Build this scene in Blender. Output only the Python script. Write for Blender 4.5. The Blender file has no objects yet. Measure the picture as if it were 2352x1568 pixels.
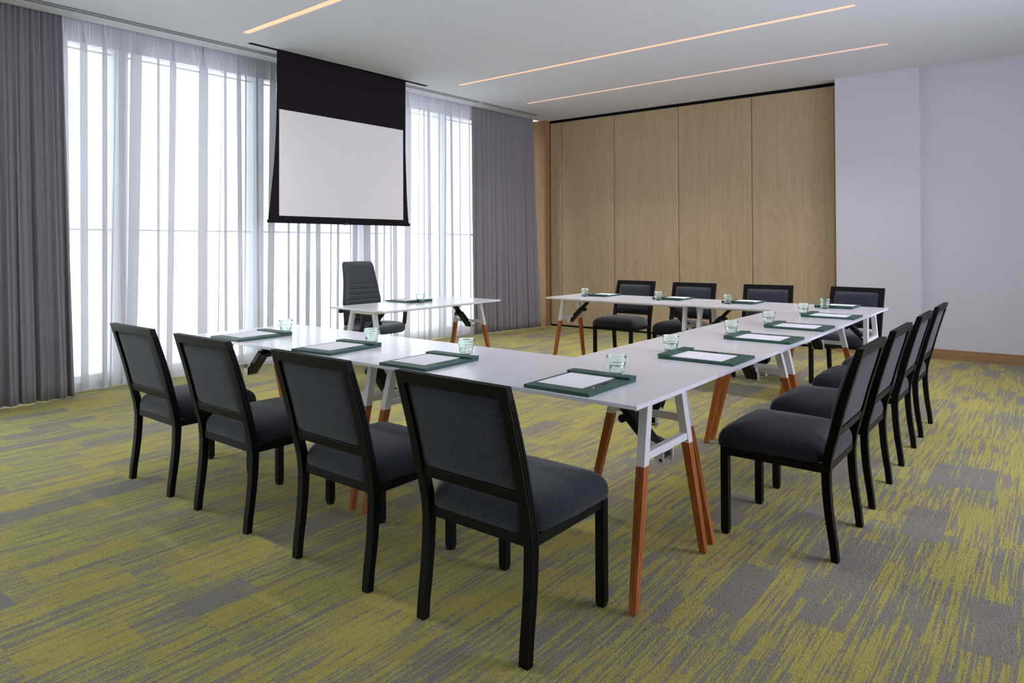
import bpy, bmesh, math, random
from mathutils import Vector, Matrix
C = bpy.context.scene
COL = C.collection
PI = math.pi
R = math.radians

# ------------------------------------------------------------------ camera
cam_data = bpy.data.cameras.new('camera')
cam = bpy.data.objects.new('camera', cam_data)
COL.objects.link(cam)
C.camera = cam
CP = Vector((1.10612, -2.08755, 1.28720)); YAW, PIT, ROL = .677707, .012102, -.003729
f0 = Vector((-math.sin(YAW), math.cos(YAW), 0)); r0 = Vector((math.cos(YAW), math.sin(YAW), 0)); u0 = Vector((0, 0, 1))
f1 = f0*math.cos(PIT) + u0*math.sin(PIT); u1 = u0*math.cos(PIT) - f0*math.sin(PIT)
r2 = r0*math.cos(ROL) + u1*math.sin(ROL); u2 = u1*math.cos(ROL) - r0*math.sin(ROL)
M = Matrix((r2, u2, -f1)).transposed().to_4x4(); M.translation = CP
cam.matrix_world = M
cam_data.sensor_fit = 'HORIZONTAL'; cam_data.sensor_width = 36
cam_data.lens = 1571.417/2352*36
cam_data.shift_x = 18.565/2352
cam_data.shift_y = -240.55/2352
cam_data.clip_end = 200

# ------------------------------------------------------------------ world: overcast daylight
W_ = bpy.data.worlds.new('overcast_sky'); C.world = W_
W_.use_nodes = True
nt = W_.node_tree
bg = nt.nodes['Background']
bg.inputs['Color'].default_value = (.90, .945, 1.0, 1)
bg.inputs['Strength'].default_value = 5.1

C.view_settings.view_transform = 'Standard'
C.view_settings.look = 'None'
C.view_settings.exposure = 0.68
C.view_settings.gamma = 1
C.view_settings.use_curve_mapping = False
cy = C.cycles
cy.use_denoising = True
cy.max_bounces = 14; cy.diffuse_bounces = 7; cy.glossy_bounces = 5
cy.transmission_bounces = 12; cy.transparent_max_bounces = 24
cy.caustics_reflective = False; cy.caustics_refractive = False
cy.sample_clamp_indirect = 8

LAMP_W = 14            # output of each recessed strip

# ------------------------------------------------------------------ dimensions
TW, TL, TH = .7235, 1.528, .74          # table
H = 3.267                               # ceiling height
def xe(y): return -5.507 + .0302*y      # ceiling edge along the curtain pocket
def xg(y): return -5.80 + .030*y        # glazing line
def yw(x): return 6.905 + .02*(x + 5.16)  # wood wall line

# ------------------------------------------------------------------ materials
def mat(name, col=(.5, .5, .5), rough=.5, metal=0, spec=.5, **kw):
    m = bpy.data.materials.new(name); m.use_nodes = True
    b = m.node_tree.nodes['Principled BSDF']
    b.inputs['Base Color'].default_value = (*col, 1)
    b.inputs['Roughness'].default_value = rough
    b.inputs['Metallic'].default_value = metal
    b.inputs['Specular IOR Level'].default_value = spec
    for k, v in kw.items():
        b.inputs[k.replace('_', ' ')].default_value = v
    return m
class N:
    """tiny node helper"""
    def __init__(s, m): s.t = m.node_tree; s.b = s.t.nodes.get('Principled BSDF')
    def n(s, typ, **kw):
        o = s.t.nodes.new(typ)
        for k, v in kw.items(): setattr(o, k, v)
        return o
    def l(s, a, b): s.t.links.new(a, b)
    def val(s, inp, v):
        if isinstance(v, (int, float)): inp.default_value = v
        elif isinstance(v, tuple): inp.default_value = v
        else: s.l(v, inp)
    def math(s, op, a, b=0, c=None, clamp=False):
        o = s.n('ShaderNodeMath', operation=op); o.use_clamp = clamp
        s.val(o.inputs[0], a); s.val(o.inputs[1], b)
        if c is not None: s.val(o.inputs[2], c)
        return o.outputs[0]
    def obj(s):
        return s.n('ShaderNodeTexCoord').outputs['Object']
    def mapping(s, vec, scale=(1, 1, 1), loc=(0, 0, 0)):
        o = s.n('ShaderNodeMapping'); s.l(vec, o.inputs['Vector'])
        o.inputs['Scale'].default_value = scale; o.inputs['Location'].default_value = loc
        return o.outputs[0]
    def noise(s, vec, scale=1, detail=2, rough=.5, dist=0):
        o = s.n('ShaderNodeTexNoise'); s.l(vec, o.inputs['Vector'])
        o.inputs['Scale'].default_value = scale; o.inputs['Detail'].default_value = detail
        o.inputs['Roughness'].default_value = rough; o.inputs['Distortion'].default_value = dist
        return o.outputs['Fac']
    def ramp(s, fac, stops):
        o = s.n('ShaderNodeValToRGB'); s.l(fac, o.inputs[0])
        e = o.color_ramp.elements
        while len(e) < len(stops): e.new(.5)
        for i, (p, c) in enumerate(stops):
            e[i].position = p; e[i].color = (*c, 1)
        return o.outputs[0]
    def mix(s, f, a, b):
        o = s.n('ShaderNodeMix', data_type='RGBA'); s.val(o.inputs[0], f)
        s.val(o.inputs[6], a); s.val(o.inputs[7], b)
        return o.outputs[2]
    def bump(s, h, strength=.3, dist=.002):
        o = s.n('ShaderNodeBump'); s.l(h, o.inputs['Height'])
        o.inputs['Strength'].default_value = strength; o.inputs['Distance'].default_value = dist
        s.l(o.outputs[0], s.b.inputs['Normal'])

def m_wall(name, col):
    m = mat(name, col, .85, spec=.2); k = N(m)
    k.bump(k.noise(k.obj(), 90, 3), .06, .002)
    return m
M_WALL = m_wall('lavender_white_paint', (.62, .61, .65))
M_CEIL = m_wall('ceiling_paint', (.72, .74, .78))
M_PLAIN = m_wall('plain_white_paint', (.78, .77, .80))
M_WHITE = mat('white_powder_coat', (.72, .72, .72), .38)
M_TOP = mat('white_laminate', (.80, .805, .87), .2, Coat_Weight=.15, Coat_Roughness=.08)
M_BLACK = mat('black_lacquer', (.004, .004, .004), .48, spec=.15)
M_BRACE = mat('black_steel', (.006, .006, .007), .4, spec=.2)
M_RUB = mat('black_rubber', (.02, .02, .02), .7)
M_CHROME = mat('chrome', (.7, .7, .7), .15, 1)
M_ALU = mat('silver_aluminium', (.42, .47, .53), .45, .35)
M_DARK = mat('dark_void', (.006, .006, .008), .8, spec=.1)

def m_fabric(name, c1, c2, scale=900, rough=.95):
    m = mat(name, c1, rough, spec=.15); k = N(m)
    o = k.obj()
    a = k.noise(k.mapping(o, (1, .25, 1)), scale, 1)
    b = k.noise(k.mapping(o, (.25, 1, .6)), scale, 1)
    f = k.math('MULTIPLY_ADD', k.math('ADD', a, b), 1.6, -1.1, clamp=True)
    k.l(k.mix(f, (*c1, 1), (*c2, 1)), k.b.inputs['Base Color'])
    k.bump(f, .25, .0008)
    k.b.inputs['Sheen Weight'].default_value = .25
    k.b.inputs['Sheen Roughness'].default_value = .5
    return m
M_SEAT = m_fabric('charcoal_weave', (.008, .009, .013), (.040, .043, .060), 420)
M_DRAPE = m_fabric('grey_drape_linen', (.23, .222, .245), (.33, .318, .345), 500)

def m_leather(name, col, rough=.5, scale=300):
    m = mat(name, col, rough, spec=.4); k = N(m)
    k.bump(k.noise(k.obj(), scale, 3), .15, .0008)
    return m
M_GREEN = m_leather('dark_green_leather', (.022, .085, .062), .5)
M_EXEC = m_leather('blue_grey_leather', (.055, .068, .078), .42, 180)
M_PAPER = mat('white_paper', (.82, .81, .88), .8)
M_PEN = mat('black_pen_plastic', (.01, .01, .015), .25)
M_PENB = mat('blue_pen_plastic', (.03, .035, .16), .25)

def m_legwood():
    m = mat('orange_beech', (.5, .2, .07), .5, spec=.2); k = N(m)
    o = k.obj()
    n = k.noise(k.mapping(o, (60, 60, 3)), 1, 3, .6)
    k.l(k.ramp(n, [(.3, (.30, .088, .020)), (.7, (.46, .150, .038))]), k.b.inputs['Base Color'])
    return m
M_LEG = m_legwood()

def m_oak(name, dark, light, cathedral=True, horiz=False):
    m = mat(name, light, .5, spec=.3); k = N(m)
    o = k.obj()
    oi = k.n('ShaderNodeObjectInfo').outputs['Random']
    off = k.n('ShaderNodeCombineXYZ'); k.l(k.math('MULTIPLY', oi, 17.3), off.inputs[0]); k.l(k.math('MULTIPLY', oi, 31.7), off.inputs[2])
    v = k.n('ShaderNodeVectorMath', operation='ADD'); k.l(o, v.inputs[0]); k.l(off.outputs[0], v.inputs[1])
    vec = v.outputs[0]
    sc = (1.2, 1.2, 60) if horiz else (60, 60, 1.1)
    fine = k.noise(k.mapping(vec, tuple(s*3 for s in sc)), 1, 4, .65)
    mid = k.noise(k.mapping(vec, sc), .45, 3, .6)
    # cathedral rings: distance-like field squashed along z, sliced by sine
    big = k.noise(k.mapping(vec, (.35, .35, 2.6) if horiz else (2.6, 2.6, .35)), 1, 2, .45, .25)
    ring = k.math('SINE', k.math('MULTIPLY', big, 120))
    ring = k.math('MULTIPLY_ADD', ring, .5, .5)
    ring = k.math('POWER', ring, 3)
    f = k.math('ADD', k.math('MULTIPLY', fine, .55), k.math('MULTIPLY', mid, .45))
    f = k.math('SUBTRACT', f, k.math('MULTIPLY', ring, .09))
    k.l(k.ramp(f, [(.28, dark), (.68, light)]), k.b.inputs['Base Color'])
    k.bump(f, .12, .001)
    return m
M_OAK = m_oak('pale_oak_veneer', (.40, .295, .165), (.52, .405, .245))
M_OAKD = m_oak('warm_oak_veneer', (.27, .155, .065), (.41, .255, .125))
M_BASE = m_oak('oak_skirting', (.26, .14, .06), (.42, .25, .12), horiz=True)

def m_carpet():
    m = mat('streaked_green_carpet', (.3, .3, .1), .97, spec=.05); k = N(m)
    o = k.obj()
    sep = k.n('ShaderNodeSeparateXYZ'); k.l(o, sep.inputs[0])
    x, y = sep.outputs[0], sep.outputs[1]
    def wn(a, b):
        c = k.n('ShaderNodeCombineXYZ'); k.val(c.inputs[0], a); k.val(c.inputs[1], b)
        w = k.n('ShaderNodeTexWhiteNoise', noise_dimensions='2D'); k.l(c.outputs[0], w.inputs['Vector'])
        return w.outputs['Value']
    # tile ids (0.5 x 0.5 m) with a random shift of the pattern per tile
    tx = k.math('FLOOR', k.math('DIVIDE', k.math('ADD', x, 20), .48)); ty = k.math('FLOOR', k.math('DIVIDE', k.math('ADD', y, 20.1), .48))
    tr = wn(tx, ty)
    # rectangular blocks, staggered columns
    cx_ = k.math('FLOOR', k.math('DIVIDE', k.math('ADD', x, 20.02), .148))
    st = wn(cx_, 3.7)
    cy_ = k.math('FLOOR', k.math('ADD', k.math('DIVIDE', k.math('ADD', y, 20.), .42), st))
    blk = wn(cx_, cy_)
    shx = k.math('MULTIPLY', tr, 3.0)
    def sn(sx, sy, det, rough=.5, add=0):
        c = k.n('ShaderNodeCombineXYZ')
        k.l(k.math('MULTIPLY', k.math('ADD', x, add), sx), c.inputs[0]); k.l(k.math('MULTIPLY', y, sy), c.inputs[1])
        k.l(shx, c.inputs[2])
        return k.noise(c.outputs[0], 1, det, rough)
    broad = sn(7, 1.3, 2)
    streak = sn(42, 2.5, 2, .6, 5)
    thin = sn(110, 2.6, 2, .55, 13)
    rag = sn(60, 30, 2, .6, 9)
    grain = k.noise(k.mapping(o, (1, .7, 1)), 260, 1, .5)
    tot = k.math('MULTIPLY', broad, .55)
    tot = k.math('ADD', tot, k.math('MULTIPLY', streak, .75))
    tot = k.math('ADD', tot, k.math('MULTIPLY', thin, 1.45))
    tot = k.math('ADD', tot, k.math('MULTIPLY', rag, .30))
    tot = k.math('ADD', tot, k.math('MULTIPLY', k.math('GREATER_THAN', blk, .86), -.24))
    tot = k.math('ADD', tot, k.math('MULTIPLY', k.math('LESS_THAN', blk, .16), .12))
    tot = k.math('ADD', tot, k.math('MULTIPLY', grain, .55))
    mask = k.math('MULTIPLY_ADD', tot, 13, -13*1.74, clamp=True)
    # loops
    vo = k.n('ShaderNodeTexVoronoi'); k.l(k.mapping(o, (1, .62, 1)), vo.inputs['Vector']); vo.inputs['Scale'].default_value = 210
    loop = vo.outputs['Distance']
    g2 = k.noise(o, 330, 2, .6)
    grey = k.ramp(g2, [(.3, (.20, .187, .162)), (.52, (.29, .275, .238)), (.72, (.37, .35, .235))])
    yel = k.ramp(g2, [(.3, (.39, .352, .095)), (.7, (.56, .508, .155))])
    col = k.mix(mask, grey, yel)
    shade = k.math('MULTIPLY_ADD', loop, -.45, 1.18)
    mm = k.n('ShaderNodeVectorMath', operation='SCALE'); k.l(col, mm.inputs[0]); k.l(shade, mm.inputs['Scale'])
    k.l(mm.outputs[0], k.b.inputs['Base Color'])
    hh = k.math('ADD', k.math('MULTIPLY', loop, -1.0), k.math('MULTIPLY', mask, .55))
    k.bump(hh, .7, .004)
    return m
M_CARPET = m_carpet()

def m_sheer(name, base, edge, tint=(.93, .94, .97)):
    m = bpy.data.materials.new(name); m.use_nodes = True
    k = N(m); t = m.node_tree
    for n in list(t.nodes): t.nodes.remove(n)
    out = k.n('ShaderNodeOutputMaterial')
    tr = k.n('ShaderNodeBsdfTransparent'); tr.inputs[0].default_value = (1, 1, 1, 1)
    tl = k.n('ShaderNodeBsdfTranslucent'); tl.inputs[0].default_value = (*[c*.56 for c in tint], 1)
    df = k.n('ShaderNodeBsdfDiffuse'); df.inputs[0].default_value = (*tint, 1)
    mx = k.n('ShaderNodeMixShader'); mx.inputs[0].default_value = .7
    k.l(tl.outputs[0], mx.inputs[1]); k.l(df.outputs[0], mx.inputs[2])
    lw = k.n('ShaderNodeLayerWeight'); lw.inputs[0].default_value = .5
    f = k.math('MULTIPLY_ADD', k.math('POWER', lw.outputs['Facing'], 1.6), edge, base, clamp=True)
    fin = k.n('ShaderNodeMixShader'); k.l(f, fin.inputs[0]); k.l(tr.outputs[0], fin.inputs[1]); k.l(mx.outputs[0], fin.inputs[2])
    k.l(fin.outputs[0], out.inputs[0])
    return m
M_SHEER = m_sheer('white_voile', .76, .30)
M_HEAD = m_sheer('gathered_voile', .86, .14)

def m_glass(name, col, rough=0, thin=False):
    m = bpy.data.materials.new(name); m.use_nodes = True
    b = m.node_tree.nodes['Principled BSDF']
    b.inputs['Base Color'].default_value = (*col, 1); b.inputs['Roughness'].default_value = rough
    b.inputs['Transmission Weight'].default_value = 1; b.inputs['IOR'].default_value = 1.45
    return m
M_GLASS = m_glass('pale_green_glass', (.89, 1.0, .94))
def m_pane(tint=(.68, .70, .715)):
    m = bpy.data.materials.new('window_glass'); m.use_nodes = True
    k = N(m); t = m.node_tree
    for n in list(t.nodes): t.nodes.remove(n)
    out = k.n('ShaderNodeOutputMaterial')
    tr = k.n('ShaderNodeBsdfTransparent'); tr.inputs[0].default_value = (*tint, 1)
    gl = k.n('ShaderNodeBsdfGlossy'); gl.inputs['Roughness'].default_value = .02
    fr = k.n('ShaderNodeFresnel'); fr.inputs[0].default_value = 1.45
    mx = k.n('ShaderNodeMixShader'); k.l(k.math('MULTIPLY', fr.outputs[0], .6), mx.inputs[0]); k.l(tr.outputs[0], mx.inputs[1]); k.l(gl.outputs[0], mx.inputs[2])
    k.l(mx.outputs[0], out.inputs[0])
    return m
M_PANE = m_pane()
M_ADDED_PANE = m_pane((.88, .84, 1.0))  # lavender pane of the added right-hand window, tints the light it lets in
def m_emit(name, col, s):
    m = bpy.data.materials.new(name); m.use_nodes = True
    b = m.node_tree.nodes['Principled BSDF']
    b.inputs['Base Color'].default_value = (*col, 1)
    b.inputs['Emission Color'].default_value = (*col, 1); b.inputs['Emission Strength'].default_value = s
    return m
M_LED = m_emit('warm_led_diffuser', (1, .56, .33), .52)
M_SCREENW = mat('matte_screen_white', (.93, .925, .91), .9, spec=.1)
M_SCREENB = mat('black_screen_border', (.014, .011, .013), .8, spec=.15)

# ------------------------------------------------------------------ mesh helpers
class MB:
    def __init__(s): s.v = []; s.f = []
    def add(s, vs, fs):
        o = len(s.v); s.v += [tuple(v) for v in vs]; s.f += [tuple(i + o for i in f) for f in fs]; return s
    def box(s, x0, x1, y0, y1, z0, z1):
        v = [(x0, y0, z0), (x1, y0, z0), (x1, y1, z0), (x0, y1, z0), (x0, y0, z1), (x1, y0, z1), (x1, y1, z1), (x0, y1, z1)]
        return s.add(v, [(0, 3, 2, 1), (4, 5, 6, 7), (0, 1, 5, 4), (1, 2, 6, 5), (2, 3, 7, 6), (3, 0, 4, 7)])
    def loft(s, rings, caps=True, closed=True):
        n = len(rings[0]); vs = [p for r in rings for p in r]; fs = []
        m = n if closed else n - 1
        for i in range(len(rings) - 1):
            for j in range(m):
                a = i*n + j; b = i*n + (j + 1) % n
                fs.append((a, b, b + n, a + n))
        if caps:
            fs.append(tuple(range(n))[::-1]); fs.append(tuple((len(rings) - 1)*n + j for j in range(n)))
        return s.add(vs, fs)
    def bar(s, p, q, w, h, up=(0, 0, 1)):
        p, q = Vector(p), Vector(q); d = (q - p).normalized(); up = Vector(up)
        a = d.cross(up).normalized(); b = a.cross(d).normalized()
        rr = [[c + a*sx*w/2 + b*sy*h/2 for sx, sy in ((-1, -1), (1, -1), (1, 1), (-1, 1))] for c in (p, q)]
        return s.loft(rr)
    def cyl(s, p, q, r1, r2=None, n=20):
        r2 = r1 if r2 is None else r2
        p, q = Vector(p), Vector(q); d = (q - p).normalized()
        a = d.orthogonal().normalized(); b = d.cross(a)
        rr = [[c + a*math.cos(t)*r + b*math.sin(t)*r for t in [2*PI*i/n for i in range(n)]] for c, r in ((p, r1), (q, r2))]
        return s.loft(rr)
    def prism(s, pts, z0, z1):
        return s.loft([[(x, y, z0) for x, y in pts], [(x, y, z1) for x, y in pts]])
    def obj(s, name, m, parent=None, bevel=0, seg=2, smooth=None, loc=None, subsurf=0):
        me = bpy.data.meshes.new(name); me.from_pydata(s.v, [], s.f)
        bm = bmesh.new(); bm.from_mesh(me); bmesh.ops.recalc_face_normals(bm, faces=bm.faces); bm.to_mesh(me); bm.free()
        me.materials.append(m)
        o = bpy.data.objects.new(name, me); COL.objects.link(o)
        if parent: o.parent = parent
        if loc: o.location = loc
        if bevel:
            b = o.modifiers.new('bevel', 'BEVEL'); b.width = bevel; b.segments = seg; b.limit_method = 'ANGLE'; b.angle_limit = R(40)
            b.harden_normals = False
        if subsurf:
            ss = o.modifiers.new('sub', 'SUBSURF'); ss.levels = subsurf; ss.render_levels = subsurf
        if smooth is not None:
            me.shade_smooth()
            if smooth < 179: me.set_sharp_from_angle(angle=R(smooth))
        return o
def tag(o, label=None, cat=None, group=None, kind=None):
    if label: o['label'] = label
    if cat: o['category'] = cat
    if group: o['group'] = group
    if kind: o['kind'] = kind
    return o
def thing(name, label, cat, loc=(0, 0, 0), rz=0, group=None):
    o = bpy.data.objects.new(name, None); COL.objects.link(o); o.empty_display_size = .1
    o.location = loc; o.rotation_euler = (0, 0, rz)
    return tag(o, label, cat, group)
def struct(name, mb, m, **kw):
    o = mb.obj(name, m, **kw); o['kind'] = 'structure'; return o
def dup(root, loc, rz, label, group=None):
    def cp(o, par):
        c = o.copy(); COL.objects.link(c)
        if par: c.parent = par
        for ch in [x for x in kids if x.parent == o]: cp(ch, c)
        return c
    kids = list(root.children_recursive)
    r = cp(root, None); r.location = loc; r.rotation_euler = (0, 0, rz); r['label'] = label
    if group: r['group'] = group
    return r

# ------------------------------------------------------------------ room shell
XR, YB, YC = 3.3, -4.4, -4.0      # right wall, rear wall, end of the glazing, extended unseen to add light
fl = MB(); fl.add([(-5.9, YB, 0), (XR, YB, 0), (XR, 7.3, 0), (-5.9, 7.3, 0), (-5.9, YB, -.1), (XR, YB, -.1), (XR, 7.3, -.1), (-5.9, 7.3, -.1)],
                  [(0, 1, 2, 3), (7, 6, 5, 4), (0, 4, 5, 1), (1, 5, 6, 2), (2, 6, 7, 3), (3, 7, 4, 0)])
tag(struct('floor', fl, M_CARPET), 'grey and yellow-green streaked carpet tile floor')

# lamps: (x0, x1, y0, y1) slots cut in the ceiling
SLOTS = [(-4.74, -.17, 1.315, 1.385), (-4.62, -.16, 4.125, 4.185), (-4.625, -.16, 5.545, 5.595), (-4.62, -.16, -1.46, -1.40), (-4.62, -.16, -.06, 0.0)]
SLOTS = SLOTS[:3]
ce = MB()
xs = sorted({-5.0, XR} | {v for s in SLOTS for v in s[:2]}); ys = sorted({YB, 7.3} | {v for s in SLOTS for v in s[2:]})
for i in range(len(xs) - 1):
    for j in range(len(ys) - 1):
        xm, ym = (xs[i] + xs[i+1])/2, (ys[j] + ys[j+1])/2
        if any(s[0] < xm < s[1] and s[2] < ym < s[3] for s in SLOTS): continue
        ce.add([(xs[i], ys[j], H), (xs[i+1], ys[j], H), (xs[i+1], ys[j+1], H), (xs[i], ys[j+1], H)], [(0, 1, 2, 3)])
ya, yb_ = YC, 7.3
ce.add([(xe(ya), ya, H), (-5.0, ya, H), (-5.0, yb_, H), (xe(yb_), yb_, H)], [(0, 1, 2, 3)])
ce.add([(-5.9, YB, H), (-5.0, YB, H), (-5.0, YC, H), (-5.9, YC, H)], [(0, 1, 2, 3)])
ce.add([(xe(ya), ya, H), (xe(yb_), yb_, H), (xe(yb_), yb_, H + .16), (xe(ya), ya, H + .16)], [(0, 1, 2, 3)])   # pocket upstand
ce.add([(-6.0, ya, H + .16), (xe(ya), ya, H + .16), (xe(yb_), yb_, H + .16), (-6.0, yb_, H + .16)], [(0, 1, 2, 3)])
ce.add([(-6.0, YB, H + .18), (XR, YB, H + .18), (XR, 7.4, H + .18), (-6.0, 7.4, H + .18)], [(0, 1, 2, 3)])
tag(struct('ceiling', ce, M_CEIL), 'smooth white ceiling with recessed light slots')

# side walls
wb = MB().box(-6.0, XR + .1, YB - .1, YB, 0, H + .15); struct('wall_rear', wb, M_PLAIN)
# right wall with a wide unseen window, added to brighten walls and ceiling
ADDED_WINR = [(.9, 4.9)]
wr = MB(); segs = [YB, ADDED_WINR[0][0], ADDED_WINR[0][1], 7.4]
for a, b in ((0, 1), (2, 3)): wr.box(XR, XR + .15, segs[a], segs[b], 0, H + .15)
for a, b in ADDED_WINR: wr.box(XR, XR + .15, a, b, 0, .3); wr.box(XR, XR + .15, a, b, 3.0, H + .15)
struct('wall_right', wr, M_WALL)
for i, (a, b) in enumerate(ADDED_WINR):
    w = MB()
    for (c, d, e, f) in ((a, a + .05, .3, 3.0), (b - .05, b, .3, 3.0), (a, b, .3, .35), (a, b, 2.95, 3.0), ((a + b)/2 - .025, (a + b)/2 + .025, .3, 3.0)):
        w.box(XR + .04, XR + .10, c, d, e, f)
    o = struct('window_%d' % (i + 2), w, M_ALU)  # added window, only there to let in more light
    MB().add([(XR + .07, a, .3), (XR + .07, b, .3), (XR + .07, b, 3.0), (XR + .07, a, 3.0)], [(0, 1, 2, 3)]).obj('window_glass', M_ADDED_PANE, o)
# far end: plaster pier and wall right of the oak partition
fw = MB()
pts = [(-.955, yw(-.955) + .0), (-.93, 6.783), (-.06, 6.783), (-.055, 6.895), (XR, 6.935), (XR, 7.4), (-.955, 7.4)]
fw.prism(pts, 0, H + .01)
struct('wall_back', fw, M_WALL)
bs = MB()
for p, q in (((-.93, 6.783), (-.06, 6.783)), ((-.058, 6.895), (XR, 6.935))):
    d = Vector((q[0] - p[0], q[1] - p[1], 0)).normalized(); nrm = Vector((d.y, -d.x, 0))*.012
    bs.prism([(p[0], p[1]), (q[0] + (.012 if q[0] < 0 else 0), q[1]), (q[0] + nrm.x + (.012 if q[0] < 0 else 0), q[1] + nrm.y), (p[0] + nrm.x, p[1] + nrm.y)], 0, .112)
bs.box(-.06, -.046, 6.783, 6.895, 0, .112)
struct('baseboard_back', bs, M_BASE)
# wall behind the folding partition
wp = MB().box(-6.0, -.95, 7.12, 7.3, 0, H + .01); struct('wall_partition', wp, M_PLAIN)
# oak nib beside the grey curtain
nb = MB().box(-5.75, -5.186, 6.78, 7.12, .08, H); o = struct('trim_1', nb, M_OAKD)
tag(o, 'narrow oak-clad return beside the grey curtain')
nb = MB().box(-5.75, -5.182, 6.776, 7.12, 0, .10).obj('skirting', M_OAKD, o)
# narrow jamb at the pier
jb = MB().box(-.985, -.95, 6.93, 7.12, 0, H - .05); struct('trim_2', jb, M_OAKD)

# partition panels
seams = [-5.172, -4.955, -4.022, -3.008, -1.988, -.983]
plab = ['narrow oak closing panel next to the oak-clad return by the curtain',
        'oak partition panel between the narrow closing panel and the first chair of the far row',
        'oak partition panel rising behind the two left chairs of the far row',
        'oak partition panel right of centre, behind the gap between the far chairs',
        'rightmost oak partition panel, next to the white pier']
tracks = MB()
for i in range(5):
    x0, x1 = seams[i] + .004, seams[i+1] - .004
    xm = (x0 + x1)/2
    o = MB().prism([(x0 - xm, yw(x0) - yw(xm)), (x1 - xm, yw(x1) - yw(xm)), (x1 - xm, yw(x1) - yw(xm) + .09), (x0 - xm, yw(x0) - yw(xm) + .09)], .028, H - .042).obj('partition_panel', M_OAK, bevel=.002, loc=(xm, yw(xm), 0))
    tag(o, plab[i], 'wall panel', 'oak panels of the folding partition')
    # black strip filling the bottom gap belongs to each panel
    MB().prism([(x0 - xm - .004, yw(x0) - yw(xm) + .012), (x1 - xm + .004, yw(x1) - yw(xm) + .012), (x1 - xm + .004, yw(x1) - yw(xm) + .08), (x0 - xm - .004, yw(x0) - yw(xm) + .08)], .0, .028).obj('floor_gap_strip', M_DARK, o)
tr_ = MB().prism([(seams[0], yw(seams[0]) - .004), (-.95, yw(-.95) - .004), (-.95, yw(-.95) + .12), (seams[0], yw(seams[0]) + .12)], H - .040, H).obj('ceiling_track', M_DARK)
tag(tr_, 'black ceiling track running above the oak partition panels', 'track')

# ------------------------------------------------------------------ glazing wall
ZS, ZT = .085, 3.165
wl = MB()
def gseg(y0, y1, z0, z1, t0=0, t1=.14):
    return [(xg(y0) - t1, y0), (xg(y1) - t1, y1), (xg(y1) - t0, y1), (xg(y0) - t0, y0)], z0, z1
wl.prism(*gseg(YC, 7.2, ZT, H + .16)); wl.prism(*gseg(YC, 7.2, 0, ZS)); wl.prism(*gseg(YB, YC, 0, H + .16, -.05, .14))
wl.prism(*gseg(6.55, 7.2, ZS, ZT))
struct('wall_left', wl, M_PLAIN)
mull = [-3.57, -2.16, -.75, .66, 2.065, 3.49, 4.89, 6.30]
wf = MB()
for ym in mull: wf.prism(*gseg(ym - .062, ym + .062, ZS, ZT, -.05, .10))
wf.prism(*gseg(YC, 6.55, ZT - .03, ZT, -.02, .08)); wf.prism(*gseg(YC, 6.55, ZS, ZS + .03, -.02, .08))
w1 = struct('window_1', wf, M_ALU)  # its unseen stretch behind the camera is added for more daylight
tb = MB()
tb.prism(*gseg(YC, 6.55, 1.434, 1.452, .02, .03)); tb.prism(*gseg(YC, 6.55, 3.082, 3.098, .02, .03))
tb.obj('glazing_bar', mat('dark_grey_bar', (.05, .055, .06), .6), w1)
y_ = YC
for ym in mull + [6.55]:
    g = MB().add([(xg(y_) - .05, y_, ZS), (xg(ym) - .05, ym, ZS), (xg(ym) - .05, ym, ZT), (xg(y_) - .05, y_, ZT)], [(0, 1, 2, 3)])
    g.obj('glass_pane', M_PANE, w1); y_ = ym

# ------------------------------------------------------------------ curtains
def sheer():
    rng = random.Random(11)
    y0, y1 = .02, 5.31
    folds = []
    y = y0 + .10
    while y < y1 - .03:
        w = rng.choice((.014, .022, .03, .042, .052)); a = rng.uniform(.02, .045)
        folds.append((y, w, a, rng.uniform(-.035, .035), rng.uniform(1.5, 3.6)))
        y += w*2 + rng.choice((.03, .05, .07, .10, .13))*rng.uniform(.7, 1.3)
    folds += [(.47, .030, .085, .0, 2.6), (.13, .025, .05, .02, 2.0)]
    n = 1500; zs = [.012 + (3.34 - .012)*(i/26) for i in range(27)]
    rows = []
    for z in zs:
        q = max(0, min(1, (z - .1)/3.1)); row = []
        top = min(1, max(0, (z - 3.08)/.22))
        for i in range(n + 1):
            t = y0 + (y1 - y0)*i/n
            x = -5.665 + .036*t + .010*math.sin(t*5 + .8) + .006*math.sin(t*17 + z*.7)
            yy = t
            for (s, w, a, dr, c) in folds:
                s2 = s + dr*(1 - q); d = (t - s2)/w
                if abs(d) < 3.6:
                    g = math.exp(-d*d)
                    amp = a*(1 - .75*top)*(.75 + .25*(1 - q))
                    x += amp*g
                    yy -= c*w*1.15*d*g*(1 - top)
            x += top*.006*math.sin(t*170 + math.sin(t*23)*2)
            row.append((x + .03*top*0, yy, z))
        rows.append(row)
    return rows
rows = sheer()
mb = MB(); mb.loft(rows, caps=False, closed=False)
sh = mb.obj('sheer_curtain', M_SHEER, smooth=180)
tag(sh, 'long translucent white sheer curtain hanging across the window wall', 'curtain')
hem = [[(x + .004, y, z) for (x, y, z) in r] for r in rows[:1]]
hem.append([(x + .004, y, .085) for (x, y, z) in rows[1]])
MB().loft(hem, caps=False, closed=False).obj('hem', M_HEAD, sh, smooth=180)
# gathered heading tape
ht = []
for z in (3.10, 3.18, 3.26, 3.34):
    ht.append([(-5.650 + .036*t + .008*math.sin(t*210 + math.sin(t*31)*3), t, z) for t in [.05 + 5.25*i/1400 for i in range(1401)]])
MB().loft(ht, caps=False, closed=False).obj('heading', M_HEAD, sh, smooth=180)

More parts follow.
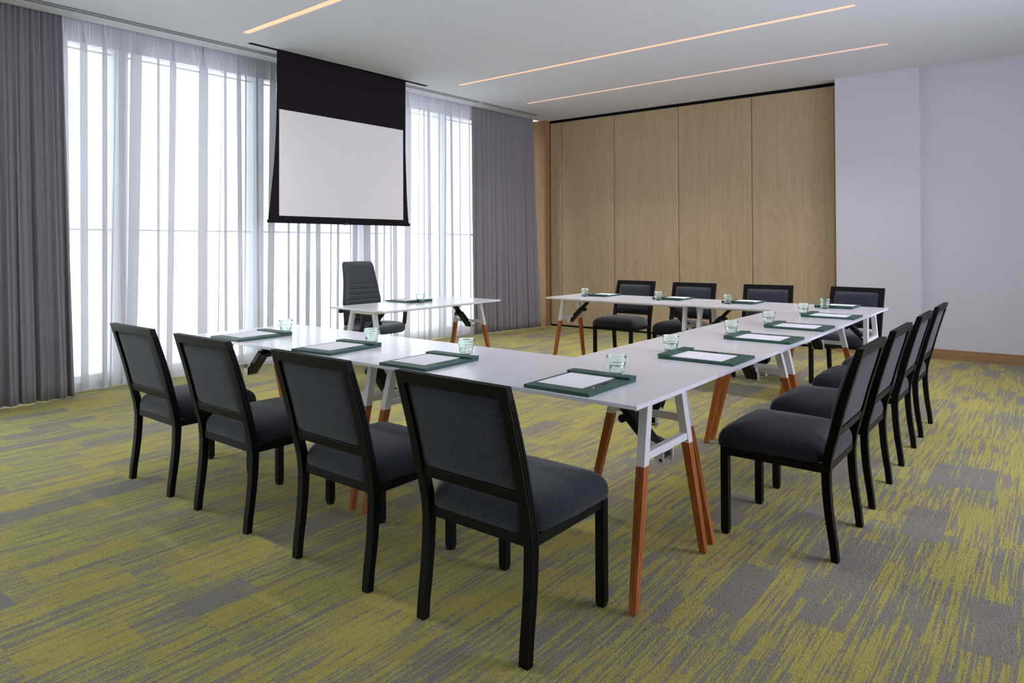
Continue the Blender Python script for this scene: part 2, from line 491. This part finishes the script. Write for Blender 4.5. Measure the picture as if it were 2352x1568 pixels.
def drape(name, y0, y1, xt, xb, nf, seed, ytop0, ytop1, label, zb=.012, AMP=.036):
    rng = random.Random(seed)
    # phase warp for uneven folds
    ws = [(rng.uniform(2, 9), rng.uniform(0, 6.28), rng.uniform(.25, .6)) for _ in range(4)]
    n = nf*22; rows = []
    drift = [rng.uniform(-.35, .35) for _ in range(nf + 2)]
    for iz in range(33):
        z = zb + (H + .08 - zb)*iz/32; q = (z - zb)/(H + .08 - zb)
        row = []
        for i in range(n + 1):
            t = i/n
            ph = t*nf*2*PI
            k = min(nf, int(t*nf)); fr = t*nf - k
            dd = drift[k]*(1 - fr) + drift[k + 1]*fr
            ph2 = ph + dd*(1 - q)*1.6 + sum(a*math.sin(w*t*PI + p) for w, p, a in ws)*.6
            y = (y0*(1 - q) + ytop0*q)*(1 - t) + (y1*(1 - q) + ytop1*q)*t
            x = (xb(y)*(1 - q)**1.2 + xt(y)*(1 - (1 - q)**1.2))
            amp = AMP*(.72 + .28*(1 - q)) * (.75 + .25*math.sin(3.1*t*nf + seed))
            s = 2*abs(math.sin(ph2/2))**.75 - 1
            s2 = (2*abs(math.sin(ph2*.19 + seed))**.7 - 1)*1.5
            k2 = q**1.1; s = s*(.45 + .55*k2); s2 *= (1 - k2)
            row.append((x + amp*(s + s2), y + .009*math.sin(ph2), z))
        rows.append(row)
    m = MB().loft(rows, caps=False, closed=False)
    o = m.obj(name, M_DRAPE, smooth=180)
    so = o.modifiers.new('thickness', 'SOLIDIFY'); so.thickness = .003
    tag(o, label, 'curtain', 'floor-length grey curtains at the ends of the window')
    return o
drape('grey_curtain', -.80, .17, lambda y: -5.56 + .03*y, lambda y: -5.44 + .01*y, 22, 3, -.80, .115, 'grey floor-length curtain gathered at the near end of the window')
drape('grey_curtain', 5.24, 6.62, lambda y: -5.405 + .03*(y - 5.2), lambda y: -5.385 + .13*(y - 5.2), 27, 8, 5.27, 6.69, 'grey floor-length curtain gathered beside the oak partition', AMP=.028)

# ------------------------------------------------------------------ ceiling fittings
llab = ['recessed warm light strip nearest the camera, above the near tables',
        'long recessed warm light strip above the middle of the room',
        'recessed warm light strip nearest the oak partition', 'recessed light strip above the camera']
for i, (x0, x1, y0, y1) in enumerate(SLOTS):
    t = thing('linear_light', llab[i], 'ceiling light', ((x0 + x1)/2, (y0 + y1)/2, H), 0, 'recessed warm light strips')
    hx, hy = (x1 - x0)/2, (y1 - y0)/2; d = .03
    hm = MB()
    hm.box(-hx - .012, hx + .012, -hy - .008, -hy, -.002, d); hm.box(-hx - .012, hx + .012, hy, hy + .008, -.002, d)
    hm.box(-hx - .012, -hx, -hy - .008, hy + .008, -.002, d); hm.box(hx, hx + .012, -hy - .008, hy + .008, -.002, d)
    hm.obj('trim_frame', M_CEIL, t)
    MB().box(-hx, hx, -hy, hy, .004, .010).obj('diffuser', M_LED, t)
    ld = bpy.data.lights.new('led_strip', 'AREA'); ld.shape = 'RECTANGLE'; ld.size = 2*hx - .02; ld.size_y = .04
    ld.energy = LAMP_W; ld.color = (1, .955, .93); ld.spread = R(100)
    lo = bpy.data.objects.new('led_strip', ld); COL.objects.link(lo); lo.parent = t; lo.location = (0, 0, .002)

def on_line(y0, y1, xa, xb):  # ceiling item following a slightly skewed line
    return lambda y: xa + (xb - xa)*(y - y0)/(y1 - y0)
def vent(y0, y1, label):
    f = lambda y: -5.262 + .034*y
    ym = (y0 + y1)/2; o = Vector((f(ym), ym, H))
    t = thing('slot_diffuser', label, 'air vent', o, 0, 'slot air vents by the curtain pocket')
    def strip(a, b, z0, z1, e0=0, e1=0):
        return MB().prism([(f(y0 + e0) + a - o.x, y0 + e0 - ym), (f(y0 + e0) + b - o.x, y0 + e0 - ym), (f(y1 - e1) + b - o.x, y1 - e1 - ym), (f(y1 - e1) + a - o.x, y1 - e1 - ym)], z0, z1)
    strip(-.058, .058, -.0012, 0).obj('backing', M_DARK, t)
    fr = MB()
    for a, b in ((-.066, -.048), (.048, .066)):
        s = strip(a, b, -.0026, -.0008); fr.add(s.v, s.f)
    for a, b, e in ((-.066, .066, 0),):
        s = MB().prism([(f(y0) - .066 - o.x, y0 - ym), (f(y0) + .066 - o.x, y0 - ym), (f(y0) + .066 - o.x, y0 + .05 - ym), (f(y0) - .066 - o.x, y0 + .05 - ym)], -.0026, -.0008); fr.add(s.v, s.f)
        s = MB().prism([(f(y1) - .066 - o.x, y1 - .05 - ym), (f(y1) + .066 - o.x, y1 - .05 - ym), (f(y1) + .066 - o.x, y1 - ym), (f(y1) - .066 - o.x, y1 - ym)], -.0026, -.0008); fr.add(s.v, s.f)
    fr.obj('frame', M_CEIL, t)
    for a in (-.024, .010):
        s = strip(a, a + .014, -.0026, -.0008, .02, .02); s.obj('slat', M_CEIL, t)
vent(-3.6, 5.10, 'long slot air vent in the ceiling over the sheer curtain')
vent(5.11, 6.43, 'short slot air vent in the ceiling over the far grey curtain')
for i, (x, y, lb) in enumerate(((-3.79, 2.40, 'small round white ceiling cap nearest the projection screen'), (-3.02, 4.45, 'small round white ceiling cap near the middle light strip'))):
    o = MB().cyl((0, 0, -.004), (0, 0, 0), .04, .042, 32).obj('sprinkler_cap', M_CEIL, loc=(x, y, H))
    tag(o, lb, 'ceiling cap', 'round ceiling caps')

# ------------------------------------------------------------------ projection screen
def screen():
    t = thing('projection_screen', 'motorised projection screen with white picture area and deep black top border, hanging before the sheers', 'projection screen', (-4.985, 2.70, H))
    MB().prism([(-.034, -1.16), (.016, -1.16), (.055, 1.22), (.005, 1.22)], -.004, 0).obj('housing_slot', M_DARK, t)
    L = [(3.266, 1.838), (2.943, 1.837), (2.418, 1.827), (2.118, 1.806), (1.893, 1.781), (1.67, 1.756), (1.54, 1.740)]
    Rr = [(3.266, 3.592), (2.943, 3.590), (2.418, 3.588), (2.118, 3.600), (1.893, 3.609), (1.67, 3.624), (1.54, 3.640)]
    vs = []
    for side in (.004, -.0): 
        for (z, a), (_, b) in zip(L, Rr): vs += [(side, a - 2.70, z - H), (side, b - 2.70, z - H)]
    n = len(L); fs = []
    for i in range(n - 1):
        a = 2*i; fs.append((a, a + 1, a + 3, a + 2)); b = 2*n + 2*i; fs.append((b, b + 2, b + 3, b + 1))
        fs.append((a, a + 2, b + 2, b)); fs.append((a + 1, b + 1, b + 3, a + 3))
    MB().add(vs, fs).obj('border_fabric', M_SCREENB, t)
    MB().box(.0045, .0065, 1.862 - 2.70, 3.547 - 2.70, 1.592 - H, 2.669 - H).obj('picture_area', M_SCREENW, t)
    bar = MB().box(-.015, .022, 1.736 - 2.70, 3.648 - 2.70, 1.518 - H, 1.553 - H).obj('bottom_bar', M_SCREENB, t, bevel=.006)
    MB().box(.0, .024, 2.665 - 2.70, 2.71 - 2.70, 1.512 - H, 1.530 - H).obj('blue_tag', mat('blue_tag', (.10, .16, .5), .5), bar)
screen()

# ------------------------------------------------------------------ chairs
PROF = [(0, -.243, .027), (.07, -.237, .028), (.136, -.228, .029), (.20, -.221, .030), (.266, -.216, .031), (.35, -.214, .033), (.42, -.222, .034), (.514, -.247, .036),
        (.618, -.272, .036), (.709, -.297, .034), (.8, -.324, .031), (.870, -.345, .028)]
def prof(z):
    for (a, ya, da), (b, yb, db) in zip(PROF, PROF[1:]):
        if z <= b:
            k = (z - a)/(b - a); return ya + (yb - ya)*k, da + (db - da)*k
    return PROF[-1][1:]
def make_chair():
    t = thing('conference_chair', 'x', 'chair')
    for s in (-1, 1):
        rings = []
        for i in range(25):
            z = .828*i/24; yr, d = prof(z)
            xi, xo = .205, .240
            sec = [(xi, 0), (xo, 0), (xo, .26), (xo - .003, .33), (xo, .40), (xo, .60), (xo - .003, .67), (xo, .74), (xo, 1), (xi, 1)]
            rings.append([(s*x, yr + k*d, z) for x, k in sec])
        MB().loft(rings).obj('leg', M_BLACK, t, smooth=35)
    for s in (-1, 1):
        MB().box(s*.2225 - .0175, s*.2225 + .0175, .205, .240, .012, .386).box(s*.2225 - .015, s*.2225 + .015, .208, .237, 0, .012).obj('leg', M_BLACK, t, bevel=.003)
    # back frame: grooved top rail and lower rail
    m = MB()
    def rail(z0, z1, groove, x0, x1, inset=0):
        nonlocal m
        ya, da = prof(z0); yb, db = prof(z1)
        sec = [(ya + inset, z0), (ya + da, z0), (yb + db, z1)]
        if groove:
            for k in (.74, .67, .60, .40, .33, .26):
                sec.append((yb + db*k, z1 - (.003 if k in (.67, .33) else 0)))
        sec.append((yb + inset, z1))
        return m.loft([[(x, y, z) for y, z in sec] for x in (x0, x1)])
    rail(.828, .870, True, -.240, .240); m.obj('top_rail', M_BLACK, t, bevel=.0012, seg=1)
    m = MB(); rail(.494, .531, False, -.206, .206, .004); m.obj('lower_rail', M_BLACK, t, bevel=.0012, seg=1)
    # seat frame
    m = MB()
    m.box(-.206, .206, -.208, -.186, .350, .392); m.box(-.206, .206, .212, .236, .350, .385)
    for s in (-1, 1): m.box(s*.222 - .012, s*.222 + .012, -.19, .207, .350, .385)
    m.obj('seat_frame', M_BLACK, t, bevel=.002, seg=1)
    # backrest pad, wraps the frame curve
    nz, nx = 14, 18; X0 = .203
    def sup(u): return (1 - abs(u)**7)
    front, rear = [], []
    vs, fs = [], []
    for side in (0, 1):
        for i in range(nz + 1):
            z = .532 + (.827 - .532)*i/nz; yr, d = prof(z); v = 2*i/nz - 1
            for j in range(nx + 1):
                u = 2*j/nx - 1
                k = max(0, sup(u)*sup(v))**.5
                if side == 0: y = yr + d - .006 + .034*k
                else: y = yr + .012 - .008*k
                vs.append((u*(X0 - (.008*(1 - k) if side == 0 else 0)), y, z))
    W2 = nx + 1; O = (nz + 1)*W2
    for i in range(nz):
        for j in range(nx):
            a = i*W2 + j
            fs.append((a, a + 1, a + W2 + 1, a + W2)); fs.append((O + a, O + a + W2, O + a + W2 + 1, O + a + 1))
    for i in range(nz):
        for j in (0, nx):
            a = i*W2 + j; fs.append((a, a + W2, O + a + W2, O + a))
    for j in range(nx):
        for i in (0, nz):
            a = i*W2 + j; fs.append((a, a + 1, O + a + 1, O + a))
    MB().add(vs, fs).obj('backrest', M_SEAT, t, smooth=55)
    # seat cushion
    def outline(n=72):
        pts = []
        for i in range(n):
            a = 2*PI*i/n; c, s = math.cos(a), math.sin(a); e = .13
            x = math.copysign(abs(c)**e, c); y = math.copysign(abs(s)**e, s)
            yy = .022 + y*.234
            hw = .200 + (.244 - .200)*max(0, min(1, (yy + .195)/.06))
            if yy > 0: hw += .002
            yy2 = yy + (.008*(1 - (x)**2) if y > .9 else 0)
            pts.append((x*hw, yy2))
        return pts
    ol = outline(); rings = []
    for sc, z in ((.95, .3865), (.99, .387), (1.002, .396), (1.006, .408), (1.0, .422), (.985, .436), (.955, .450), (.905, .463), (.82, .475), (.68, .485), (.48, .492), (.27, .496), (.08, .497)):
        rings.append([(x*sc, .024 + (y - .024)*sc, z) for x, y in ol])
    MB().loft(rings).obj('seat', M_SEAT, t, smooth=60)
    return t
DROT = 0
chair0 = make_chair()
near_x = [-2.678, -1.951, -1.126, -.388]
right_y = [1.146, 1.862, 2.680, 3.425]
G1, G2, G3 = 'black chairs along the near row of tables', 'black chairs along the right-hand row of tables', 'black chairs along the far row of tables'
nlab = ['black chair with grey fabric at the near tables, closest to the window', 'second black chair from the window along the near tables, beside the end chair',
        'black chair at the near tables between the second chair and the big foreground one', 'largest black chair in the foreground, its back to the camera at the table corner']
chairs = []
for i, x in enumerate(near_x):
    if i == 0:
        chair0.location = (x, -.18, 0); chair0['label'] = nlab[0]; chair0['group'] = G1
    else: dup(chair0, (x, -.18, 0), 0, nlab[i], G1)
rlab = ['nearest black chair on the right-hand side of the tables, its seat side fully in view', 'second black chair along the right-hand side, directly behind the nearest one',
        'third black chair along the right-hand side, before the farthest one', 'farthest black chair of the right-hand side, closest to the wooden skirting']
for i, y in enumerate(right_y): dup(chair0, (.172, y, 0), PI/2, rlab[i], G2)
flab = ['leftmost black chair facing us behind the far tables, its whole seat in view', 'second black chair from the left behind the far tables, half its seat in view',
        'third black chair from the left behind the far tables, before the right oak panel', 'rightmost black chair behind the far tables, before the white pier']
for i, (x, y, d) in enumerate(((-2.667, 4.712, 0), (-1.93, 4.672, 2.5), (-1.14, 4.737, 7), (-.41, 4.817, -7))): dup(chair0, (x, y, 0), PI + R(d), flab[i], G3)

# ------------------------------------------------------------------ tables
def make_table():
    t = thing('folding_table', 'x', 'table')
    hl, hw = TL/2 - .001, TW/2 - .001
    top = MB().box(-hl, hl, -hw, hw, TH - .0155, TH).obj('tabletop', M_TOP, t, bevel=.0012, seg=2)
    def corner(sx, sy, z, size):   # outer corner of a leg at height z
        x = sx*(TL/2 - .034 - .026*z/.7); y = sy*(TW/2 - .042 - .222*z)
        return x, y
    def ring(sx, sy, z, notch=0):
        k = min(1, z/.5); a = .027 + .006*k; b = .028 + .010*k
        x, y = corner(sx, sy, z, a)
        if notch:
            g = .0012
            sec = [(0, 0), (a/2 - g, 0), (a/2, .0018), (a/2 + g, 0), (a, 0), (a, b/2 - g), (a - .0018, b/2), (a, b/2 + g), (a, b), (a/2 + g, b), (a/2, b - .0018), (a/2 - g, b), (0, b), (0, b/2 + g), (.0018, b/2), (0, b/2 - g)]
        else: sec = [(0, 0), (a, 0), (a, b), (0, b)]
        return [(x - sx*p, y - sy*q, z) for p, q in sec]
    for sx in (-1, 1):
        fr = MB()
        for sy in (-1, 1):
            MB().loft([ring(sx, sy, z, 1) for z in (0.004, .25, .486)]).obj('leg', M_LEG, t)
            rr = [ring(sx, sy, z) for z in (.484, .6, .7)]
            # sleeve slightly larger than the wood
            out = []
            for r_ in rr:
                cxm = sum(v[0] for v in r_)/4; cym = sum(v[1] for v in r_)/4
                out.append([(cxm + (v[0] - cxm)*1.04, cym + (v[1] - cym)*1.04, v[2]) for v in r_])
            fr.loft(out)
        xt = sx*(TL/2 - .034 - .026 - .017); yt = TW/2 - .042 - .222*.70
        fr.box(xt - .018, xt + .018, -yt, yt, .692, .7245)
        xc = sx*(TL/2 - .034 - .019 - .017); yc = TW/2 - .042 - .222*.515 - .03
        fr.box(xc - .014, xc + .014, -yc, yc, .500, .528)
        f = fr.obj('leg_frame', M_WHITE, t, bevel=.0015, seg=1)
        # pivot bracket: two ears under the cross bar
        br = MB()
        for sy in (-1, 1):
            ys_ = sy*.040
            pts = [(xc - sx*-.012, .515), (xc - sx*.05, .535), (xc - sx*.062, .520), (xc - sx*.03, .50), (xc - sx*.02, .455), (xc + sx*.004, .448), (xc + sx*.012, .46)]
            br.loft([[(x, ys_ - .0015, z) for x, z in pts], [(x, ys_ + .0015, z) for x, z in pts]])
        br.box(xc - .010, xc + .010, -.040, .040, .496, .5015)
        b = br.obj('pivot_bracket', M_WHITE, t)
        MB().cyl((xc, -.045, .467), (xc, .045, .467), .006, n=12).obj('pivot_pin', M_CHROME, b)
        # black folding brace
        p0 = Vector((xc - sx*.002, 0, .463)); p1 = Vector((xc - sx*.262, 0, .722)); d = (p1 - p0).normalized()
        bc = MB(); bc.loft([[p + Vector((0, a, 0)) + Vector((d.z, 0, -d.x))*c for a, c in ((-.034, -.018), (.034, -.018), (.034, .018), (-.034, .018))] for p in (p0, p0 + d*.205)])
        bc.loft([[p + Vector((0, a, 0)) + Vector((d.z, 0, -d.x))*c for a, c in ((-.025, -.012), (.025, -.012), (.025, .012), (-.025, .012))] for p in (p0 + d*.20, p1)])
        bo = bc.obj('folding_brace', M_BRACE, t, bevel=.004)
        kn = MB(); kp = p0 + d*.215 + Vector((d.z, 0, -d.x))*(.028 if d.x*d.z > 0 else -.028)*1
        kn.cyl(kp + Vector((0, -.03, 0)), kp + Vector((0, .03, 0)), .016, n=14)
        kn.bar(p0 + d*.215 + Vector((0, -.022, 0)), kp + Vector((0, -.022, 0)), .01, .03, (0, 1, 0)); kn.bar(p0 + d*.215 + Vector((0, .022, 0)), kp + Vector((0, .022, 0)), .01, .03, (0, 1, 0))
        kn.obj('release_catch', M_BRACE, bo)
    for sy in (-1, 1):
        y = sy*(TW/2 - .042 - .222*.71 - .016)
        MB().box(-TL/2 + .095, TL/2 - .095, y - .015, y + .015, .694, .7245).obj('side_rail', M_WHITE, t, bevel=.001, seg=1)
    return t
tab = make_table()
GT = 'white folding tables of the U-shape'
tpos = [((-TL/2, TW/2, 0), 0, 'white folding table forming the near corner, before the foreground chair'),
        ((-TL*1.5, TW/2, 0), 0, 'white folding table at the window end of the near row'),
        ((-TW/2, TW + TL/2, 0), PI/2, 'white folding table of the right-hand row, joined to the near corner table'),
        ((-TW/2, TW + TL*1.5, 0), PI/2, 'white folding table of the right-hand row, joined to the far row'),
        ((-TL/2 + .0, TW*1.5 + TL*2, 0), 0, 'white folding table at the right end of the far row'),
        ((-TL*1.5, TW*1.5 + TL*2, 0), 0, 'white folding table at the left end of the far row, its legs in clear view'),
        ((-3.593, 2.484, 0), PI/2, 'white folding table standing alone in front of the swivel chair')]
for i, (l, rz, lb) in enumerate(tpos):
    if i == 0: tab.location = l; tab['label'] = lb; tab['group'] = GT
    else:
        o = dup(tab, l, rz, lb, GT)
        if i == 6: del o['group']

# ------------------------------------------------------------------ place settings
def make_board():
    t = thing('leather_pad_holder', 'x', 'desk pad')
    b = MB()
    gx0, gx1, gy0, gy1 = .098, .106, -.105, .068     # pen groove
    hx, y0, y1, z1 = .145, -.178, .185, .0125
    b.box(-hx, gx0, y0, y1, 0, z1); b.box(gx1, hx, y0, y1, 0, z1); b.box(gx0, gx1, y0, gy0, 0, z1); b.box(gx0, gx1, gy1, y1, 0, z1); b.box(gx0, gx1, gy0, gy1, 0, .005)
    b.obj('board', M_GREEN, t)
    MB().box(-hx - .0015, hx + .0015, .130, .1865, z1 + .002, z1 + .010).box(-hx - .0015, -hx + .006, .130, .1865, z1, z1 + .002).box(hx - .006, hx + .0015, .130, .1865, z1, z1 + .002).obj('top_flap', M_GREEN, t, bevel=.003)
    return t
def make_paper():
    o = MB().box(-.124, .078, -.118, .140, 0, .0016).obj('note_paper', M_PAPER)
    return tag(o, 'x', 'paper')
def make_pen():
    t = thing('ballpoint_pen', 'x', 'pen')
    MB().cyl((0, -.06, 0), (0, .045, 0), .0036, n=12).obj('barrel', M_PEN, t, smooth=40)
    MB().cyl((0, -.066, 0), (0, -.060, 0), .0015, .0036, 12).cyl((0, -.085, 0), (0, -.066, 0), .003, .0034, 12).obj('tip', M_CHROME, t, smooth=40)
    MB().cyl((0, .020, 0), (0, .05, 0), .0041, n=12).box(-.0015, .0015, .005, .045, .0036, .0062).obj('clip', M_PENB, t, smooth=40)
    MB().cyl((0, .05, 0), (0, .066, 0), .0034, .003, 12).obj('push_button', M_PEN, t, smooth=40)
    return t
def make_tumbler():
    ns = 80; nf = 10
    def ring(r, z, facet=0, scal=0):
        out = []
        for i in range(ns):
            a = 2*PI*i/ns; w = 2*PI/nf; u = (a % w) - w/2
            pf = math.cos(w/2)/math.cos(u); rr = r*(1 + facet*(pf - 1)*1.35)
            out.append((rr*math.cos(a), rr*math.sin(a), z + scal*(math.cos(u*nf)*.5 - .5)*-1))
        return out
    rings = [ring(.001, .0015), ring(.028, .0015), ring(.0335, .0), ring(.0355, .003, .6), ring(.0372, .010, 1), ring(.0405, .028, 1), ring(.0428, .0415, 1, .004), ring(.0445, .0440, .6, .004),
             ring(.0452, .0475, .3, .003), ring(.0450, .0520, .2, .002), ring(.0440, .0535, 0, .002), ring(.0445, .060), ring(.0462, .074), ring(.0472, .0820), ring(.0468, .0832), ring(.0458, .0832),
             ring(.0450, .0815), ring(.0430, .062), ring(.0420, .050), ring(.0385, .030), ring(.0345, .014), ring(.030, .0105), ring(.001, .0095)]
    rings = [[(x*.88, y*.88, z) for x, y, z in r_] for r_ in rings]
    o = MB().loft(rings).obj('water_tumbler', M_GLASS, smooth=30)
    return tag(o, 'x', 'glass')
board0, paper0, pen0, glass0 = make_board(), make_paper(), make_pen(), make_tumbler()
SET = [  # board centre, rot deg, glass, seat phrase
    ((-.347, .193), .7, (-.33, .445), 'before the foreground chair at the near corner'),
    ((-1.168, .18), 1.7, (-1.169, .438), 'third from the window on the near row'),
    ((-1.862, .184), 5.2, (-1.875, .43), 'second from the window on the near row'),
    ((-2.668, .172), 1, (-2.661, .405), 'nearest the window on the near row'),
    ((-.198, 1.084), 90, (-.424, 1.167), 'before the nearest chair of the right-hand row'),
    ((-.198, 1.922), 90, (-.424, 2.004), 'before the second chair of the right-hand row'),
    ((-.196, 2.612), 90, (-.424, 2.70), 'before the third chair of the right-hand row'),
    ((-.198, 3.455), 90, (-.424, 3.53), 'before the farthest chair of the right-hand row'),
    ((-2.698, 4.322), 180, (-2.775, 4.10), 'at the left end of the far row'),
    ((-1.872, 4.33), 180, (-1.932, 4.105), 'second from the left on the far row'),
    ((-1.168, 4.325), 180, (-1.235, 4.098), 'third from the left on the far row'),
    ((-.362, 4.352), 180, (-.412, 4.12), 'at the right end of the far row'),
    ((-3.825, 2.545), -90, (-3.612, 2.50), 'on the lone table before the swivel chair')]
ZB = TH + .0002
for i, ((x, y), rd, (gx, gy), ph) in enumerate(SET):
    rz = R(rd)
    def P(lx, ly, z): return (x + lx*math.cos(rz) - ly*math.sin(rz), y + lx*math.sin(rz) + ly*math.cos(rz), z)
    bl, pl, nl, gl = 'dark green leather pad holder ' + ph, 'white note paper on the green holder ' + ph, 'dark pen in the green holder ' + ph, 'faceted pale green glass tumbler ' + ph
    if i == 0:
        for o, loc, lb, g in ((board0, (x, y, ZB), bl, 'green leather pad holders on the tables'), (paper0, (x, y, ZB + .0126), pl, 'sheets of note paper in the holders'), (pen0, P(.102, -.012, ZB + .0092), nl, 'pens in the pad holders'), (glass0, (gx, gy, ZB), gl, 'green glass tumblers on the tables')):
            o.location = loc; o.rotation_euler = (0, 0, rz if o != glass0 else .3); o['label'] = lb; o['group'] = g
    else:
        dup(board0, (x, y, ZB), rz, bl); dup(paper0, (x, y, ZB + .0126), rz, pl); dup(pen0, P(.102, -.012, ZB + .0092), rz, nl); dup(glass0, (gx, gy, ZB), .37*i, gl)

# ------------------------------------------------------------------ swivel chair (local: faces +X)
def swivel():
    t = thing('swivel_chair', 'blue-grey leather swivel chair with ribbed high back, behind the lone table', 'office chair', (-4.45, 2.645, 0), 0)
    # five-star base
    b = MB(); b.cyl((0, 0, .075), (0, 0, .13), .035, .03, 24)
    for k in range(5):
        a = R(-53 + 72*k); e = Vector((math.cos(a)*.30, math.sin(a)*.30, .075)); s = Vector((math.cos(a)*.02, math.sin(a)*.02, .10))
        d = (e - s).normalized(); sd = Vector((-math.sin(a), math.cos(a), 0)); up = Vector((0, 0, 1))
        b.loft([[c + sd*p*w + up*q*h for p, q in ((-1, -1), (1, -1), (1, 1), (-1, 1))] for c, w, h in ((s, .025, .020), (e, .015, .011))])
    base = b.obj('star_base', M_CHROME, t, bevel=.004)
    for k in range(5):
        a = R(-53 + 72*k); c = Vector((math.cos(a)*.30, math.sin(a)*.30, 0)); sd = Vector((-math.sin(a), math.cos(a), 0))
        m = MB()
        for s in (-1, 1): m.cyl(c + sd*s*.008 + Vector((0, 0, .028)), c + sd*s*.024 + Vector((0, 0, .028)), .028, n=20)
        m.cyl(c + Vector((0, 0, .04)), c + Vector((0, 0, .072)), .008, n=10)
        m.obj('caster', M_RUB, base, bevel=.003)
    MB().cyl((0, 0, .12), (0, 0, .26), .028, n=20).cyl((0, 0, .26), (0, 0, .38), .016, n=16).obj('gas_lift', M_RUB, t, smooth=40)
    MB().box(-.12, .10, -.09, .09, .365, .40).obj('tilt_mechanism', M_RUB, t, bevel=.008)
    # seat
    rings = []
    for sc, z in ((.86, .392), (.96, .397), (1.0, .412), (1.015, .435), (1.0, .458), (.96, .474), (.88, .484), (.7, .490), (.4, .490), (.1, .488)):
        r_ = []
        for i in range(64):
            a = 2*PI*i/64; c, s = math.cos(a), math.sin(a); e = .42
            x = math.copysign(abs(c)**e, c)*.265; y = math.copysign(abs(s)**e, s)*.25
            drop = .018*max(0, (x - .16)/.1)**2
            r_.append((.005 + x*sc, y*sc, z - drop*.6 - (.012 if x < 0 else 0)*(abs(x)/.265)))
        rings.append(r_)
    MB().loft(rings).obj('seat', M_EXEC, t, smooth=60)
    # back: profile along z
    pr = [(.46, -.225, .225), (.52, -.215, .235), (.58, -.205, .247), (.64, -.20, .256), (.70, -.203, .258), (.76, -.210, .250), (.84, -.222, .237), (.92, -.238, .224), (1.0, -.256, .216), (1.06, -.27, .212), (1.10, -.282, .206), (1.115, -.288, .195)]
    def ev(z):
        for p, q in zip(pr, pr[1:]):
            if z <= q[0]:
                k = (z - p[0])/(q[0] - p[0]); return p[1] + (q[1] - p[1])*k, p[2] + (q[2] - p[2])*k
        return pr[-1][1:]
    nz, nx = 150, 20; vs, fs = [], []
    ribs = [.50, .555, .61, .665, .72, .775, .83, .885]
    for side in (0, 1):
        for i in range(nz + 1):
            z = .455 + (1.118 - .455)*i/nz; x0, hw = ev(z)
            ez = max(0, 1 - ((abs(z - .7865))/.3316)**14)**.5
            hw2 = hw*(.93 + .07*max(0, 1 - (max(0, z - 1.06)/.058)**2)**.5) if z > 1.06 else hw
            for j in range(nx + 1):
                u = 2*j/nx - 1; ku = (1 - abs(u)**6)**.5
                if side == 0:
                    rb = 0
                    for q in ribs: rb = min(rb, -.007*math.exp(-((z - q)/.006)**2))
                    x = x0 + .045*ku*ez + rb*(1 if abs(u) < .86 else .0) + .012*(u*u)
                else: x = x0 - .028*ku*ez + .012*(u*u)
                vs.append((x, u*hw2, z))
    W2 = nx + 1; O = (nz + 1)*W2
    for i in range(nz):
        for j in range(nx):
            a = i*W2 + j
            fs.append((a, a + 1, a + W2 + 1, a + W2)); fs.append((O + a, O + a + W2, O + a + W2 + 1, O + a + 1))
    for i in range(nz):
        for j in (0, nx):
            a = i*W2 + j; fs.append((a, a + W2, O + a + W2, O + a))
    for j in range(nx):
        for i in (0, nz):
            a = i*W2 + j; fs.append((a, a + 1, O + a + 1, O + a))
    MB().add(vs, fs).obj('backrest', M_EXEC, t, smooth=60)
    for s in (-1, 1):
        m = MB(); y = s*.285
        path = [(-.20, .60, .02), (-.16, .655, .02), (-.05, .668, .022), (.10, .665, .022), (.155, .645, .022), (.165, .56, .02), (.15, .46, .02), (.10, .405, .02)]
        rr = []
        for i, (x, z, w) in enumerate(path):
            a = path[max(0, i - 1)]; c = path[min(len(path) - 1, i + 1)]; d = Vector((c[0] - a[0], 0, c[1] - a[1])).normalized(); nn = Vector((d.z, 0, -d.x))
            rr.append([Vector((x, y, z)) + Vector((0, p*w, 0)) + nn*q*.013 for p, q in ((-1, -1), (1, -1), (1, 1), (-1, 1))])
        m.loft(rr)
        m.bar((.06, s*.29, .395), (.06, s*.12, .385), .05, .012)
        m.bar((-.20, s*.285, .60), (-.215, s*.225, .60), .03, .02)
        m.obj('armrest', M_RUB, t, bevel=.005, smooth=40)
swivel()
